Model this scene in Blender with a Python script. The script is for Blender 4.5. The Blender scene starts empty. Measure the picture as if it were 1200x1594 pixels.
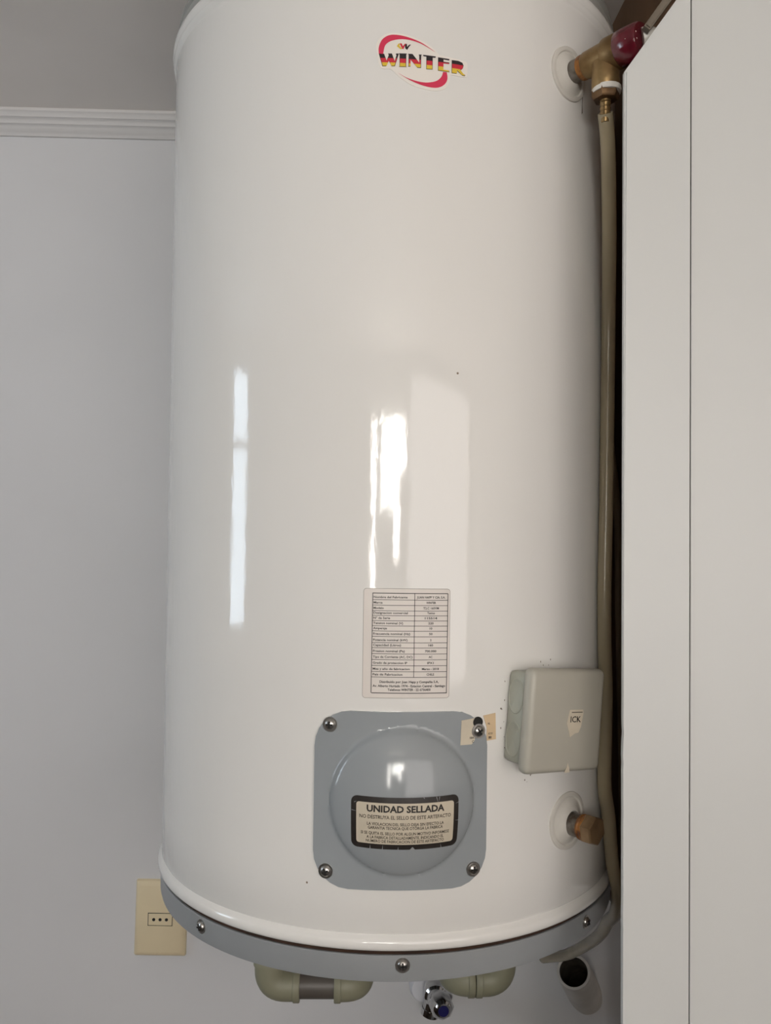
import bpy, bmesh, math, random
from mathutils import Vector, Matrix, noise

random.seed(7)
scene = bpy.context.scene
PI = math.pi

# ------------------------------------------------------------------ camera
# room frame: x to the right along the back wall, y into the wall, z up; the tank axis stands at x = y = 0
CAM_Z = 1.75
F_PX, PITCH, ROLL, YAW = 1338.7, 0.0227, -0.0131, math.radians(1.5)
cam_data = bpy.data.cameras.new('camera')
cam_data.sensor_fit = 'HORIZONTAL'
cam_data.sensor_width = 36.0
cam_data.lens = F_PX / 1200.0 * 36.0
cam_data.clip_start = 0.02
cam = bpy.data.objects.new('camera', cam_data)
scene.collection.objects.link(cam)
_yaw = Matrix.Rotation(-YAW, 3, 'Z')
_fwd = _yaw @ Vector((0, math.cos(PITCH), math.sin(PITCH)))
_up0 = _yaw @ Vector((0, -math.sin(PITCH), math.cos(PITCH)))
_r0 = _yaw @ Vector((1, 0, 0))
_right = _r0 * math.cos(ROLL) - _up0 * math.sin(ROLL)
_up = _r0 * math.sin(ROLL) + _up0 * math.cos(ROLL)
_m = Matrix((_right, _up, -_fwd)).transposed().to_4x4()
_m.translation = (-0.03010, -0.95844, CAM_Z)
cam.matrix_world = _m
scene.camera = cam

# ------------------------------------------------------------------ world, daylight, exposure
world = bpy.data.worlds.new('daylight')
scene.world = world
world.use_nodes = True
world.node_tree.nodes['Background'].inputs[0].default_value = (0.80, 0.88, 1.0, 1)
world.node_tree.nodes['Background'].inputs[1].default_value = 1.0


def area(name, loc, rot, sx, sy, radiance, col):
    l = bpy.data.lights.new(name, 'AREA')
    l.shape = 'RECTANGLE'
    l.size, l.size_y = sx, sy
    l.energy = radiance * sx * sy * PI
    l.color = col
    o = bpy.data.objects.new(name, l)
    o.location = loc
    o.rotation_euler = rot
    scene.collection.objects.link(o)
    return o


# daylight standing in the glazed door behind the camera and in the window of the left wall
area('door_daylight', (-0.105, -2.40, 1.10), (PI / 2, 0, 0), 0.66, 2.10, 24.0, (1.0, 0.94, 0.87))
area('warm_fill', (0.90, -2.33, 1.74), (PI / 2, 0, 0), 1.32, 1.10, 1.45, (1.0, 0.84, 0.71))  # soft warm fill, added to lighten the right side; source unseen
area('window_daylight', (-1.98, -0.55, 1.86), (PI / 2, 0, -PI / 2), 0.42, 0.90, 7.2, (0.76, 0.87, 1.0))

scene.view_settings.view_transform = 'Standard'
scene.view_settings.look = 'None'
scene.view_settings.gamma = 1.0
scene.view_settings.use_curve_mapping = False
scene.view_settings.exposure = 0.45


# ------------------------------------------------------------------ materials
def srgb(r, g, b):
    f = lambda c: (c / 255 / 12.92) if c / 255 <= 0.04045 else ((c / 255 + 0.055) / 1.055) ** 2.4
    return (f(r), f(g), f(b), 1)


def mat(name, col, rough=0.5, metal=0.0, var=0.0, vscale=8.0, bump=0.0, bscale=60.0, coat=0.0,
        stretch=(1, 1, 1), col2=None, detail=4.0, ior=1.5, lo=0.35, hi=0.65):
    m = bpy.data.materials.new(name)
    m.use_nodes = True
    nt = m.node_tree
    b = nt.nodes['Principled BSDF']
    b.inputs['Base Color'].default_value = col
    b.inputs['Roughness'].default_value = rough
    b.inputs['Metallic'].default_value = metal
    b.inputs['IOR'].default_value = ior
    b.inputs['Coat Weight'].default_value = coat
    tc = nt.nodes.new('ShaderNodeTexCoord')
    mp = nt.nodes.new('ShaderNodeMapping')
    mp.inputs['Scale'].default_value = stretch
    nt.links.new(tc.outputs['Object'], mp.inputs['Vector'])
    if var > 0 or col2 is not None:
        n = nt.nodes.new('ShaderNodeTexNoise')
        n.inputs['Scale'].default_value = vscale
        n.inputs['Detail'].default_value = detail
        nt.links.new(mp.outputs[0], n.inputs['Vector'])
        r = nt.nodes.new('ShaderNodeValToRGB')
        r.color_ramp.elements[0].position = lo
        r.color_ramp.elements[1].position = hi
        c2 = col2 if col2 is not None else tuple(max(0, c * (1 - var)) for c in col[:3]) + (1,)
        r.color_ramp.elements[0].color = c2
        r.color_ramp.elements[1].color = col
        nt.links.new(n.outputs['Fac'], r.inputs['Fac'])
        nt.links.new(r.outputs['Color'], b.inputs['Base Color'])
    if bump > 0:
        n2 = nt.nodes.new('ShaderNodeTexNoise')
        n2.inputs['Scale'].default_value = bscale
        n2.inputs['Detail'].default_value = 3.0
        nt.links.new(mp.outputs[0], n2.inputs['Vector'])
        bp = nt.nodes.new('ShaderNodeBump')
        bp.inputs['Strength'].default_value = bump
        bp.inputs['Distance'].default_value = 0.002
        nt.links.new(n2.outputs['Fac'], bp.inputs['Height'])
        nt.links.new(bp.outputs['Normal'], b.inputs['Normal'])
    return m


def specks(m, col, scale=22.0, size=0.035, keep=0.72):
    """sparse small dirt specks over whatever drives the base colour"""
    nt = m.node_tree
    b = nt.nodes['Principled BSDF']
    tc = nt.nodes.new('ShaderNodeTexCoord')
    v = nt.nodes.new('ShaderNodeTexVoronoi')
    v.inputs['Scale'].default_value = scale
    nt.links.new(tc.outputs['Object'], v.inputs['Vector'])
    lt = nt.nodes.new('ShaderNodeMath'); lt.operation = 'LESS_THAN'; lt.inputs[1].default_value = size
    nt.links.new(v.outputs['Distance'], lt.inputs[0])
    sep = nt.nodes.new('ShaderNodeSeparateColor')
    nt.links.new(v.outputs['Color'], sep.inputs[0])
    gt = nt.nodes.new('ShaderNodeMath'); gt.operation = 'GREATER_THAN'; gt.inputs[1].default_value = keep
    nt.links.new(sep.outputs[0], gt.inputs[0])
    mu = nt.nodes.new('ShaderNodeMath'); mu.operation = 'MULTIPLY'
    nt.links.new(lt.outputs[0], mu.inputs[0]); nt.links.new(gt.outputs[0], mu.inputs[1])
    mx = nt.nodes.new('ShaderNodeMix'); mx.data_type = 'RGBA'
    nt.links.new(mu.outputs[0], mx.inputs['Factor'])
    if b.inputs['Base Color'].links:
        nt.links.new(b.inputs['Base Color'].links[0].from_socket, mx.inputs['A'])
    else:
        mx.inputs['A'].default_value = b.inputs['Base Color'].default_value
    mx.inputs['B'].default_value = col
    nt.links.new(mx.outputs['Result'], b.inputs['Base Color'])
    return m


M = {}
M['wall'] = mat('painted_plaster', (0.67, 0.668, 0.68, 1), 0.75, var=0.05, vscale=3.0, bump=0.12, bscale=35)
M['wall2'] = mat('painted_plaster_room', (0.72, 0.70, 0.67, 1), 0.8, var=0.04, vscale=3.0)


def low_dark_band(m, col, h):
    """col below height h, added to cut bounce light from below"""
    nt = m.node_tree
    b = nt.nodes['Principled BSDF']
    src = b.inputs['Base Color'].links[0].from_socket
    g = nt.nodes.new('ShaderNodeNewGeometry')
    sx = nt.nodes.new('ShaderNodeSeparateXYZ')
    nt.links.new(g.outputs['Position'], sx.inputs[0])
    lt = nt.nodes.new('ShaderNodeMath'); lt.operation = 'LESS_THAN'; lt.inputs[1].default_value = h
    nt.links.new(sx.outputs['Z'], lt.inputs[0])
    mx = nt.nodes.new('ShaderNodeMix'); mx.data_type = 'RGBA'
    nt.links.new(lt.outputs[0], mx.inputs['Factor'])
    nt.links.new(src, mx.inputs['A'])
    mx.inputs['B'].default_value = col
    nt.links.new(mx.outputs['Result'], b.inputs['Base Color'])
    return m


low_dark_band(M['wall2'], (0.09, 0.065, 0.05, 1), 1.36)  # dark band added on unseen walls to dim the light low down
M['ceiling'] = mat('painted_ceiling', (0.84, 0.79, 0.745, 1), 0.85, var=0.06, vscale=4.0, bump=0.1, bscale=40)
M['trim'] = mat('painted_trim', (0.68, 0.66, 0.65, 1), 0.6, var=0.04, vscale=6)
M['floor'] = mat('floor_tile', (0.07, 0.055, 0.045, 1), 0.5, var=0.2, vscale=6)
M['enamel'] = specks(mat('white_enamel', (0.80, 0.785, 0.755, 1), 0.065, var=0.035, vscale=5.0, bump=0.05, bscale=130,
                         stretch=(1, 1, 0.35), detail=6), (0.25, 0.2, 0.15, 1), 16.0, 0.022, 0.72)
M['ring'] = mat('grey_paint', srgb(150, 153, 155), 0.35, var=0.10, vscale=14, bump=0.03, bscale=40)
M['cap'] = mat('grey_cap_paint', srgb(165, 165, 160), 0.4, var=0.06, vscale=10)
M['cover'] = specks(mat('grey_enamel_cover', srgb(152, 157, 160), 0.13, var=0.07, vscale=12, bump=0.02, bscale=40),
                    (0.12, 0.10, 0.08, 1), 30.0, 0.03, 0.85)
M['rust'] = mat('rust_seam', srgb(62, 40, 26), 0.9, var=0.5, vscale=30)
M['screw'] = mat('zinc_screw', (0.55, 0.53, 0.50, 1), 0.3, metal=1.0, var=0.3, vscale=250)
M['dark'] = mat('dark_recess', (0.012, 0.011, 0.010, 1), 0.8)
M['flange'] = mat('white_plastic_flange', srgb(214, 210, 202), 0.4, var=0.12, vscale=45, bump=0.03, bscale=80)
M['label'] = mat('foil_label', srgb(222, 214, 207), 0.38, var=0.05, vscale=30, bump=0.05, bscale=300)
M['edge'] = mat('grey_label_edge', srgb(150, 143, 134), 0.5)
M['print'] = mat('black_print', srgb(38, 34, 32), 0.5)
M['print_soft'] = mat('brown_grey_print', srgb(62, 56, 50), 0.5)
M['paper'] = mat('cream_label_paper', srgb(205, 194, 174), 0.5, var=0.06, vscale=60)
M['frame_print'] = mat('dark_label_frame', srgb(50, 45, 42), 0.4, var=0.3, vscale=90)
M['scratch'] = mat('worn_scratch', srgb(150, 152, 152), 0.5)
M['sticker'] = mat('white_vinyl', srgb(236, 230, 222), 0.3)
M['pink'] = mat('crimson_ink', srgb(214, 48, 84), 0.4)
M['red_ink'] = mat('red_ink', srgb(205, 40, 60), 0.4)
M['yellow_ink'] = mat('yellow_ink', srgb(222, 190, 60), 0.4)
M['black_ink'] = mat('black_ink', srgb(34, 22, 26), 0.4)
M['seal'] = mat('aged_paper_seal', srgb(212, 186, 150), 0.7, var=0.12, vscale=40)
M['box'] = mat('grey_abs_plastic', srgb(176, 172, 160), 0.42, var=0.05, vscale=18, bump=0.02, bscale=120)
M['box_side'] = mat('grey_green_abs_plastic', srgb(170, 171, 158), 0.45, var=0.05, vscale=18)
M['brass'] = mat('old_brass', (0.32, 0.215, 0.095, 1), 0.42, metal=0.7, col2=(0.17, 0.10, 0.04, 1), vscale=45,
                 bump=0.12, bscale=120)
M['steel_pipe'] = mat('aged_galvanised_steel', (0.30, 0.28, 0.25, 1), 0.45, metal=0.7, col2=(0.10, 0.075, 0.055, 1),
                      vscale=90, bump=0.2, bscale=160)
M['hemp'] = mat('rusty_thread_sealant', (0.42, 0.17, 0.03, 1), 0.45, col2=(0.10, 0.035, 0.012, 1), vscale=120, bump=0.5,
                bscale=200)
M['brown_brass'] = mat('tarnished_brass', (0.20, 0.115, 0.05, 1), 0.35, metal=0.6, col2=(0.08, 0.04, 0.02, 1), vscale=80,
                       bump=0.1, bscale=150)
M['cap_brass'] = mat('brown_cap_brass', (0.30, 0.20, 0.11, 1), 0.3, metal=0.55, col2=(0.20, 0.125, 0.065, 1), vscale=60, bump=0.06, bscale=150)
M['tape'] = mat('white_thread_tape', (0.75, 0.72, 0.66, 1), 0.7, var=0.1, vscale=120)
M['red'] = specks(mat('dark_red_lacquer', (0.115, 0.007, 0.016, 1), 0.2, col2=(0.07, 0.005, 0.010, 1), vscale=60, bump=0.35,
                      bscale=110, coat=0.4), (0.65, 0.5, 0.45, 1), 210.0, 0.17, 0.62)
M['hose'] = mat('yellowed_clear_hose', (0.50, 0.42, 0.28, 1), 0.22, var=0.25, vscale=16, stretch=(1, 1, 0.3))
M['hose'].node_tree.nodes['Principled BSDF'].inputs['Transmission Weight'].default_value = 0.25
M['cable'] = mat('brown_cable_sheath', (0.20, 0.14, 0.085, 1), 0.5, var=0.2, vscale=20)
M['ppr'] = mat('olive_grey_plastic', srgb(142, 140, 118), 0.5, var=0.10, vscale=28, bump=0.03, bscale=90)
M['pvc_dark'] = mat('dark_grey_pipe', srgb(98, 92, 86), 0.45, var=0.25, vscale=20, stretch=(0.2, 1, 1))
M['chrome'] = mat('chrome', (0.62, 0.62, 0.63, 1), 0.08, metal=1.0, var=0.3, vscale=60)
M['blue'] = mat('blue_cap', srgb(26, 26, 86), 0.3)
M['white_pl'] = mat('white_plastic', srgb(226, 226, 232), 0.35)
M['socket'] = mat('beige_plastic', srgb(228, 212, 178), 0.4, var=0.04, vscale=20)
M['board'] = specks(mat('white_painted_board', (0.64, 0.645, 0.63, 1), 0.38, var=0.02, vscale=3.0, bump=0.06, bscale=25,
                        stretch=(1, 1, 0.15)), (0.2, 0.17, 0.14, 1), 12.0, 0.016, 0.55)
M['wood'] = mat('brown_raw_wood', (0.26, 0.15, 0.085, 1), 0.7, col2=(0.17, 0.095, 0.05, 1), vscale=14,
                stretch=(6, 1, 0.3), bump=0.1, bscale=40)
M['batten'] = mat('brown_grey_batten', (0.17, 0.14, 0.105, 1), 0.6, var=0.2, vscale=30)
M['sleeve'] = mat('dirty_white_pipe', srgb(212, 207, 200), 0.6, var=0.18, vscale=22)
M['grime'] = mat('pipe_mouth_shade', (0.09, 0.075, 0.055, 1), 0.85, var=0.4, vscale=60)  # inside of the drain pipe: shade of the open mouth put into colour
M['stain'] = mat('dark_brown_stain', (0.22, 0.18, 0.14, 1), 0.7, var=0.3, vscale=80)
M['door'] = mat('door_paint', (0.45, 0.42, 0.38, 1), 0.5)


def glass_mat():
    m = bpy.data.materials.new('window_glass')
    m.use_nodes = True
    nt = m.node_tree
    nt.nodes.remove(nt.nodes['Principled BSDF'])
    t = nt.nodes.new('ShaderNodeBsdfTransparent')
    t.inputs[0].default_value = (0.93, 0.95, 0.95, 1)
    g = nt.nodes.new('ShaderNodeBsdfGlossy')
    g.inputs['Roughness'].default_value = 0.02
    mx = nt.nodes.new('ShaderNodeMixShader')
    mx.inputs[0].default_value = 0.06
    nt.links.new(t.outputs[0], mx.inputs[1])
    nt.links.new(g.outputs[0], mx.inputs[2])
    nt.links.new(mx.outputs[0], nt.nodes['Material Output'].inputs['Surface'])
    return m


M['glass'] = glass_mat()


# ------------------------------------------------------------------ object helpers
def mesh_from(bm, name, mats, sharp=38):
    bmesh.ops.recalc_face_normals(bm, faces=bm.faces[:])
    for f in bm.faces:
        f.smooth = True
    lim = math.radians(sharp)
    for e in bm.edges:
        if len(e.link_faces) == 2:
            if e.calc_face_angle(0.0) > lim or e.link_faces[0].material_index != e.link_faces[1].material_index:
                e.smooth = False
    me = bpy.data.meshes.new(name)
    bm.to_mesh(me)
    bm.free()
    for m in (mats if isinstance(mats, (list, tuple)) else [mats]):
        me.materials.append(M[m])
    return me


def link(name, me, parent=None, label=None):
    o = bpy.data.objects.new(name, me)
    scene.collection.objects.link(o)
    if parent is not None:
        o.parent = parent
        loc, p = Vector(), parent
        while p is not None:
            loc += p.location
            p = p.parent
        o.location = -loc if parent.parent is None else Vector((0, 0, 0))
    if label:
        o['label'] = label
    return o


def obj(name, bm, mats, parent=None, label=None, sharp=38):
    """one mesh object built in room coordinates"""
    return link(name, mesh_from(bm, name, mats, sharp), parent, label)


def thing(name, label, cat, loc, group=None):
    o = bpy.data.objects.new(name, None)
    o.empty_display_size = 0.05
    o.location = loc
    scene.collection.objects.link(o)
    o['label'] = label
    o['category'] = cat
    if group:
        o['group'] = group
    return o


def tag(o, label, cat, group=None):
    o['label'] = label
    o['category'] = cat
    if group:
        o['group'] = group
    return o


def struct(name, bm, mats, parent=None):
    o = obj(name, bm, mats, parent)
    o['kind'] = 'structure'
    return o


def box(bm, lo, hi, bevel=0.0, seg=2):
    n0 = len(bm.verts)
    c = [(a + b) / 2 for a, b in zip(lo, hi)]
    s = [abs(b - a) for a, b in zip(lo, hi)]
    g = bmesh.ops.create_cube(bm, size=1.0)
    for v in g['verts']:
        v.co = Vector((c[i] + v.co[i] * s[i] for i in range(3)))
    if bevel > 0:
        es = list({e for v in g['verts'] for e in v.link_edges})
        bmesh.ops.bevel(bm, geom=es, offset=bevel, segments=seg, profile=0.5, affect='EDGES', clamp_overlap=True)
    return bm


def bx(lo, hi, bevel=0.0, seg=2):
    return box(bmesh.new(), lo, hi, bevel, seg)


def frame_axes(d):
    d = Vector(d).normalized()
    a = Vector((0, 0, 1)) if abs(d.z) < 0.9 else Vector((0, 1, 0))
    u = d.cross(a).normalized()
    return d, u, u.cross(d).normalized()


def rev(bm, o, d, prof, seg=32, mat_i=0, mats=None, phase=0.0):
    """surface of revolution about the axis through o along d; prof = [(along, radius)]"""
    d, u, v = frame_axes(d)
    o = Vector(o)
    rings = []
    for s, r in prof:
        if r < 1e-7:
            rings.append([bm.verts.new(o + d * s)])
        else:
            rings.append([bm.verts.new(o + d * s + (u * math.cos(phase + 2 * PI * k / seg) + v * math.sin(phase + 2 * PI * k / seg)) * r)
                          for k in range(seg)])
    for i in range(len(rings) - 1):
        A, B = rings[i], rings[i + 1]
        for k in range(seg):
            q = (k + 1) % seg
            if len(A) == 1 and len(B) == 1:
                continue
            if len(A) == 1:
                f = bm.faces.new((A[0], B[q], B[k]))
            elif len(B) == 1:
                f = bm.faces.new((A[k], A[q], B[0]))
            else:
                f = bm.faces.new((A[k], A[q], B[q], B[k]))
            f.material_index = mats[i] if mats else mat_i
    return bm


def catmull(pts, n=8):
    P = [Vector(p) for p in pts]
    P = [P[0] * 2 - P[1]] + P + [P[-1] * 2 - P[-2]]
    out = []
    for i in range(1, len(P) - 2):
        a, b, c, d = P[i - 1], P[i], P[i + 1], P[i + 2]
        for k in range(n):
            t = k / n
            out.append(0.5 * ((2 * b) + (c - a) * t + (2 * a - 5 * b + 4 * c - d) * t * t + (3 * b - a - 3 * c + d) * t ** 3))
    out.append(P[-2])
    return out


def tube(bm, pts, rad, seg=16, hollow=0.0, cap=True):
    """sweep a circle of radius rad (number or list) along pts"""
    pts = [Vector(p) for p in pts]
    n = len(pts)
    T = [(pts[min(i + 1, n - 1)] - pts[max(i - 1, 0)]).normalized() for i in range(n)]
    _, u, _ = frame_axes(T[0])
    rings = []
    for i in range(n):
        u = (u - T[i] * u.dot(T[i])).normalized()
        v = T[i].cross(u)
        r = rad[i] if isinstance(rad, (list, tuple)) else rad
        rings.append([bm.verts.new(pts[i] + (u * math.cos(2 * PI * k / seg) + v * math.sin(2 * PI * k / seg)) * r) for k in range(seg)])
    for i in range(n - 1):
        for k in range(seg):
            q = (k + 1) % seg
            bm.faces.new((rings[i][k], rings[i][q], rings[i + 1][q], rings[i + 1][k]))
    if cap:
        bm.faces.new(rings[0][::-1])
        bm.faces.new(rings[-1])
    return bm


# ------------------------------------------------------------------ the room
CEIL, WALL_Y = 2.335, 0.27
XL, XR, YB = -1.90, 1.60, -2.30


def wall_frame(axis, at, thick, a0, a1, z0, z1, hole):
    """wall slab with one rectangular opening; axis 'x' = slab of constant x"""
    h0, h1, hz0, hz1 = hole
    bm = bmesh.new()
    for (p0, p1, q0, q1) in ((a0, h0, z0, z1), (h1, a1, z0, z1), (h0, h1, z0, hz0), (h0, h1, hz1, z1)):
        if p1 - p0 < 1e-4 or q1 - q0 < 1e-4:
            continue
        if axis == 'x':
            box(bm, (at, p0, q0), (at + thick, p1, q1))
        else:
            box(bm, (p0, at, q0), (p1, at + thick, q1))
    return bm


struct('floor', bx((XL - 0.12, YB - 0.15, -0.08), (XR + 0.12, WALL_Y + 0.12, 0)), 'floor')
struct('ceiling', bx((XL - 0.12, YB - 0.15, CEIL), (XR + 0.12, WALL_Y + 0.12, CEIL + 0.1)), 'ceiling')
struct('wall_back', bx((XL - 0.12, WALL_Y, 0), (XR + 0.12, WALL_Y + 0.12, CEIL)), 'wall')
struct('wall_right', bx((XR, YB, 0), (XR + 0.12, WALL_Y, CEIL)), 'wall2')
struct('wall_left', wall_frame('x', XL - 0.12, 0.12, YB, WALL_Y, 0, CEIL, (-0.70, -0.36, 1.45, 2.24)), 'wall2')
bm = bmesh.new()
for x0, x1, z0, z1 in ((XL, -0.41, 0, CEIL), (-0.41, 0.20, 2.125, CEIL), (0.20, 0.24, 0, CEIL), (0.24, 1.56, 0, 1.19), (0.24, 1.56, 2.28, CEIL), (1.56, XR, 0, CEIL)):
    box(bm, (x0, YB - 0.12, z0), (x1, YB, z1))
struct('wall_rear', bm, 'wall2')

# crown moulding along the back wall
prof = [(0.0, 2.306), (0.004, 2.306), (0.0055, 2.3085), (0.0075, 2.3105), (0.0105, 2.3120), (0.0120, 2.3150), (0.0140, 2.3170), (0.0175, 2.3180),
        (0.0190, 2.3215), (0.0210, 2.3235), (0.0245, 2.3245), (0.0260, 2.3290), (0.0290, 2.3310), (0.0290, CEIL), (0.0, CEIL)]
bm = bmesh.new()
A = [bm.verts.new((XL, WALL_Y - d, z)) for d, z in prof]
B = [bm.verts.new((XR, WALL_Y - d, z)) for d, z in prof]
for i in range(len(prof)):
    j = (i + 1) % len(prof)
    bm.faces.new((A[i], A[j], B[j], B[i]))
bm.faces.new(A[::-1]); bm.faces.new(B)
struct('trim_1', bm, 'trim')

# window in the left wall: frame, crossbar, two panes
bm = bmesh.new()
for lo, hi in (((-1.95, -0.70, 1.45), (-1.90, -0.68, 2.24)), ((-1.95, -0.38, 1.45), (-1.90, -0.36, 2.24)),
               ((-1.95, -0.68, 1.45), (-1.90, -0.38, 1.47)), ((-1.95, -0.68, 2.22), (-1.90, -0.38, 2.24)),
               ((-1.95, -0.68, 1.99), (-1.90, -0.38, 2.015))):
    box(bm, lo, hi)
w1 = struct('window_1', bm, 'trim')
obj('window_pane', bx((-1.932, -0.68, 1.47), (-1.928, -0.38, 1.99)), 'glass', w1)
obj('window_pane', bx((-1.932, -0.68, 2.015), (-1.928, -0.38, 2.22)), 'glass', w1)

# doorway behind the camera: added stepped panels block its reflection as a person would
bm = bmesh.new()
for x0, x1, z0, z1 in ((-0.335, 0.010, 0.0, 1.823), (-0.335, -0.245, 1.823, 2.125), (0.010, 0.080, 0.0, 1.66), (0.080, 0.20, 0.0, 1.95), (-0.41, -0.335, 0.0, 1.48)):
    box(bm, (x0, -2.35, z0), (x1, -2.31, z1))
d1 = struct('door_blocker', bm, 'door')
obj('door_pane', bx((-0.245, -2.332, 1.823), (0.010, -2.328, 2.125)), 'glass', d1)
# frame added round the warm fill light; no known window
bm = bmesh.new()
for x0, x1, z0, z1 in ((0.24, 0.26, 1.19, 2.28), (1.54, 1.56, 1.19, 2.28), (0.26, 1.54, 1.19, 1.21), (0.26, 1.54, 2.26, 2.28)):
    box(bm, (x0, -2.31, z0), (x1, -2.27, z1))
struct('fill_frame', bm, 'trim')

# ------------------------------------------------------------------ the water heater
R = 0.24
ZSEAM, ZRIM = 1.4038, 2.2522
heater = thing('water_heater', 'tall white enamelled cylindrical water heater hanging on the wall', 'water heater', (0, 0, 1.377))


def lathe(bm, prof, seg=160, mat_i=0):
    return rev(bm, (0, 0, 0), (0, 0, 1), prof, seg, mat_i)


# white shell with a rolled bead at both ends
bead = 0.0036
prof = [(ZSEAM, R - 0.006), (ZSEAM, R + 0.0012), (ZSEAM + 0.001, R + 0.0026), (ZSEAM + 0.003, R + bead),
        (ZSEAM + 0.007, R + bead), (ZSEAM + 0.0095, R + 0.0024), (ZSEAM + 0.011, R + 0.0002), (ZSEAM + 0.0125, R - 0.0012),
        (ZSEAM + 0.0145, R), (ZSEAM + 0.06, R), (1.75, R), (ZRIM - 0.06, R),
        (ZRIM - 0.019, R), (ZRIM - 0.0175, R - 0.0002), (ZRIM - 0.016, R + 0.0006), (ZRIM - 0.0135, R + 0.0022),
        (ZRIM - 0.011, R + 0.0026), (ZRIM - 0.0095, R + 0.0022), (ZRIM - 0.0085, R + 0.0026), (ZRIM - 0.006, R + bead),
        (ZRIM - 0.0025, R + bead), (ZRIM - 0.0005, R + 0.0026), (ZRIM, R + 0.001), (ZRIM, R - 0.006)]
obj('tank_shell', lathe(bmesh.new(), prof), 'enamel', heater, 'white glossy enamel shell', sharp=60)
# rusty seam, grey bottom ring, underside
obj('seam_gap', lathe(bmesh.new(), [(1.3965, 0.2335), (1.3965, 0.2378), (1.4043, 0.2378), (1.4043, 0.2335)]), 'rust', heater,
    'rust-brown seam between shell and bottom ring')
ring = obj('bottom_ring', lathe(bmesh.new(), [(1.381, 0.2330), (1.3775, 0.2345), (1.377, 0.2365), (1.378, 0.2396), (1.381, 0.2404),
                                              (1.3975, 0.2406), (1.3992, 0.2406), (1.3998, 0.2400), (1.3998, 0.2382), (1.397, 0.2380)]), 'ring', heater,
           'grey painted bottom ring')
obj('bottom_plate', lathe(bmesh.new(), [(1.382, 0.0), (1.382, 0.234), (1.388, 0.2345), (1.388, 0.0)]), 'ring', heater)
obj('top_cap', lathe(bmesh.new(), [(2.2522, 0.230), (2.2522, 0.2355), (2.2535, 0.2360), (2.2555, 0.2385), (2.264, 0.2388), (2.2665, 0.2365),
                                   (2.2685, 0.2365), (2.2700, 0.2385), (2.277, 0.2375), (2.281, 0.2340), (2.284, 0.20), (2.288, 0.10), (2.289, 0.0)]),
    'cap', heater, 'grey domed top cap')
for zc in (1.52, 2.10):
    obj('mounting_bracket', bx((-0.09, 0.205, zc - 0.02), (0.09, 0.2705, zc + 0.02)), 'ring', heater)


# ---- points on the tank: a = arc length from the front (to the right), z = height, h = distance off the shell
def tp(a, z, h=0.0):
    t = a / R
    return Vector(((R + h) * math.sin(t), -(R + h) * math.cos(t), z))


COVER_A, COVER_Z, COVER_S = 0.0050, 1.5270, 0.0733      # centre and half side of the square cover
DOME_A, DOME_Z, DOME_R = 0.0058, 1.5265, 0.0610


def cover_h(a, z):
    """height of the pressed cover plate over the shell"""
    rho = math.hypot(a - DOME_A, (z - DOME_Z))
    h = 0.0022
    if rho < DOME_R:
        t = rho / DOME_R
        lip = min(1.0, (1 - t) / 0.06)
        lip = lip * lip * (3 - 2 * lip)
        q = max(0.0, 1 - (t / 0.94) ** 2)
        h += 0.0050 * lip + 0.0135 * q ** 0.9
    return h


def slice2d(bm, axis, step):
    xs = [v.co[axis] for v in bm.verts]
    lo, hi = min(xs), max(xs)
    k = math.floor(lo / step) + 1
    while k * step < hi - 1e-7:
        co = Vector((0, 0, 0)); no = Vector((0, 0, 0))
        co[axis] = k * step; no[axis] = 1
        bmesh.ops.bisect_plane(bm, geom=bm.verts[:] + bm.edges[:] + bm.faces[:], dist=1e-7, plane_co=co, plane_no=no)
        k += 1


def poly2d(bm, pts, h0, h1=None, mat_i=0):
    """flat outline in (a, z); with h1 a thin slab from h0 to h1, otherwise a sheet at h0"""
    top = [bm.verts.new((x, y, h0 if h1 is None else h1)) for x, y in pts]
    f = bm.faces.new(top)
    f.material_index = mat_i
    if h1 is not None:
        bot = [bm.verts.new((x, y, h0)) for x, y in pts]
        n = len(pts)
        for i in range(n):
            j = (i + 1) % n
            g = bm.faces.new((bot[i], bot[j], top[j], top[i]))
            g.material_index = mat_i
    return bm


def rrect(x0, x1, y0, y1, r, n=5):
    out = []
    for cx, cy, a0 in ((x1 - r, y1 - r, 0), (x0 + r, y1 - r, 90), (x0 + r, y0 + r, 180), (x1 - r, y0 + r, 270)):
        for k in range(n + 1):
            a = math.radians(a0 + 90 * k / n)
            out.append((cx + r * math.cos(a), cy + r * math.sin(a)))
    return out


def wrap(bm, base=None, step=0.004, both=False):
    """bend a 2D sheet (a, z, h) round the tank, on top of base(a, z)"""
    big = [f for f in bm.faces if len(f.verts) > 4]
    if big:
        bmesh.ops.triangulate(bm, faces=big)
    slice2d(bm, 0, step)
    if both:
        slice2d(bm, 1, step)
    for v in bm.verts:
        a, z, h = v.co
        v.co = tp(a, z, h + (base(a, z) if base else 0.0))
    return bm


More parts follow.
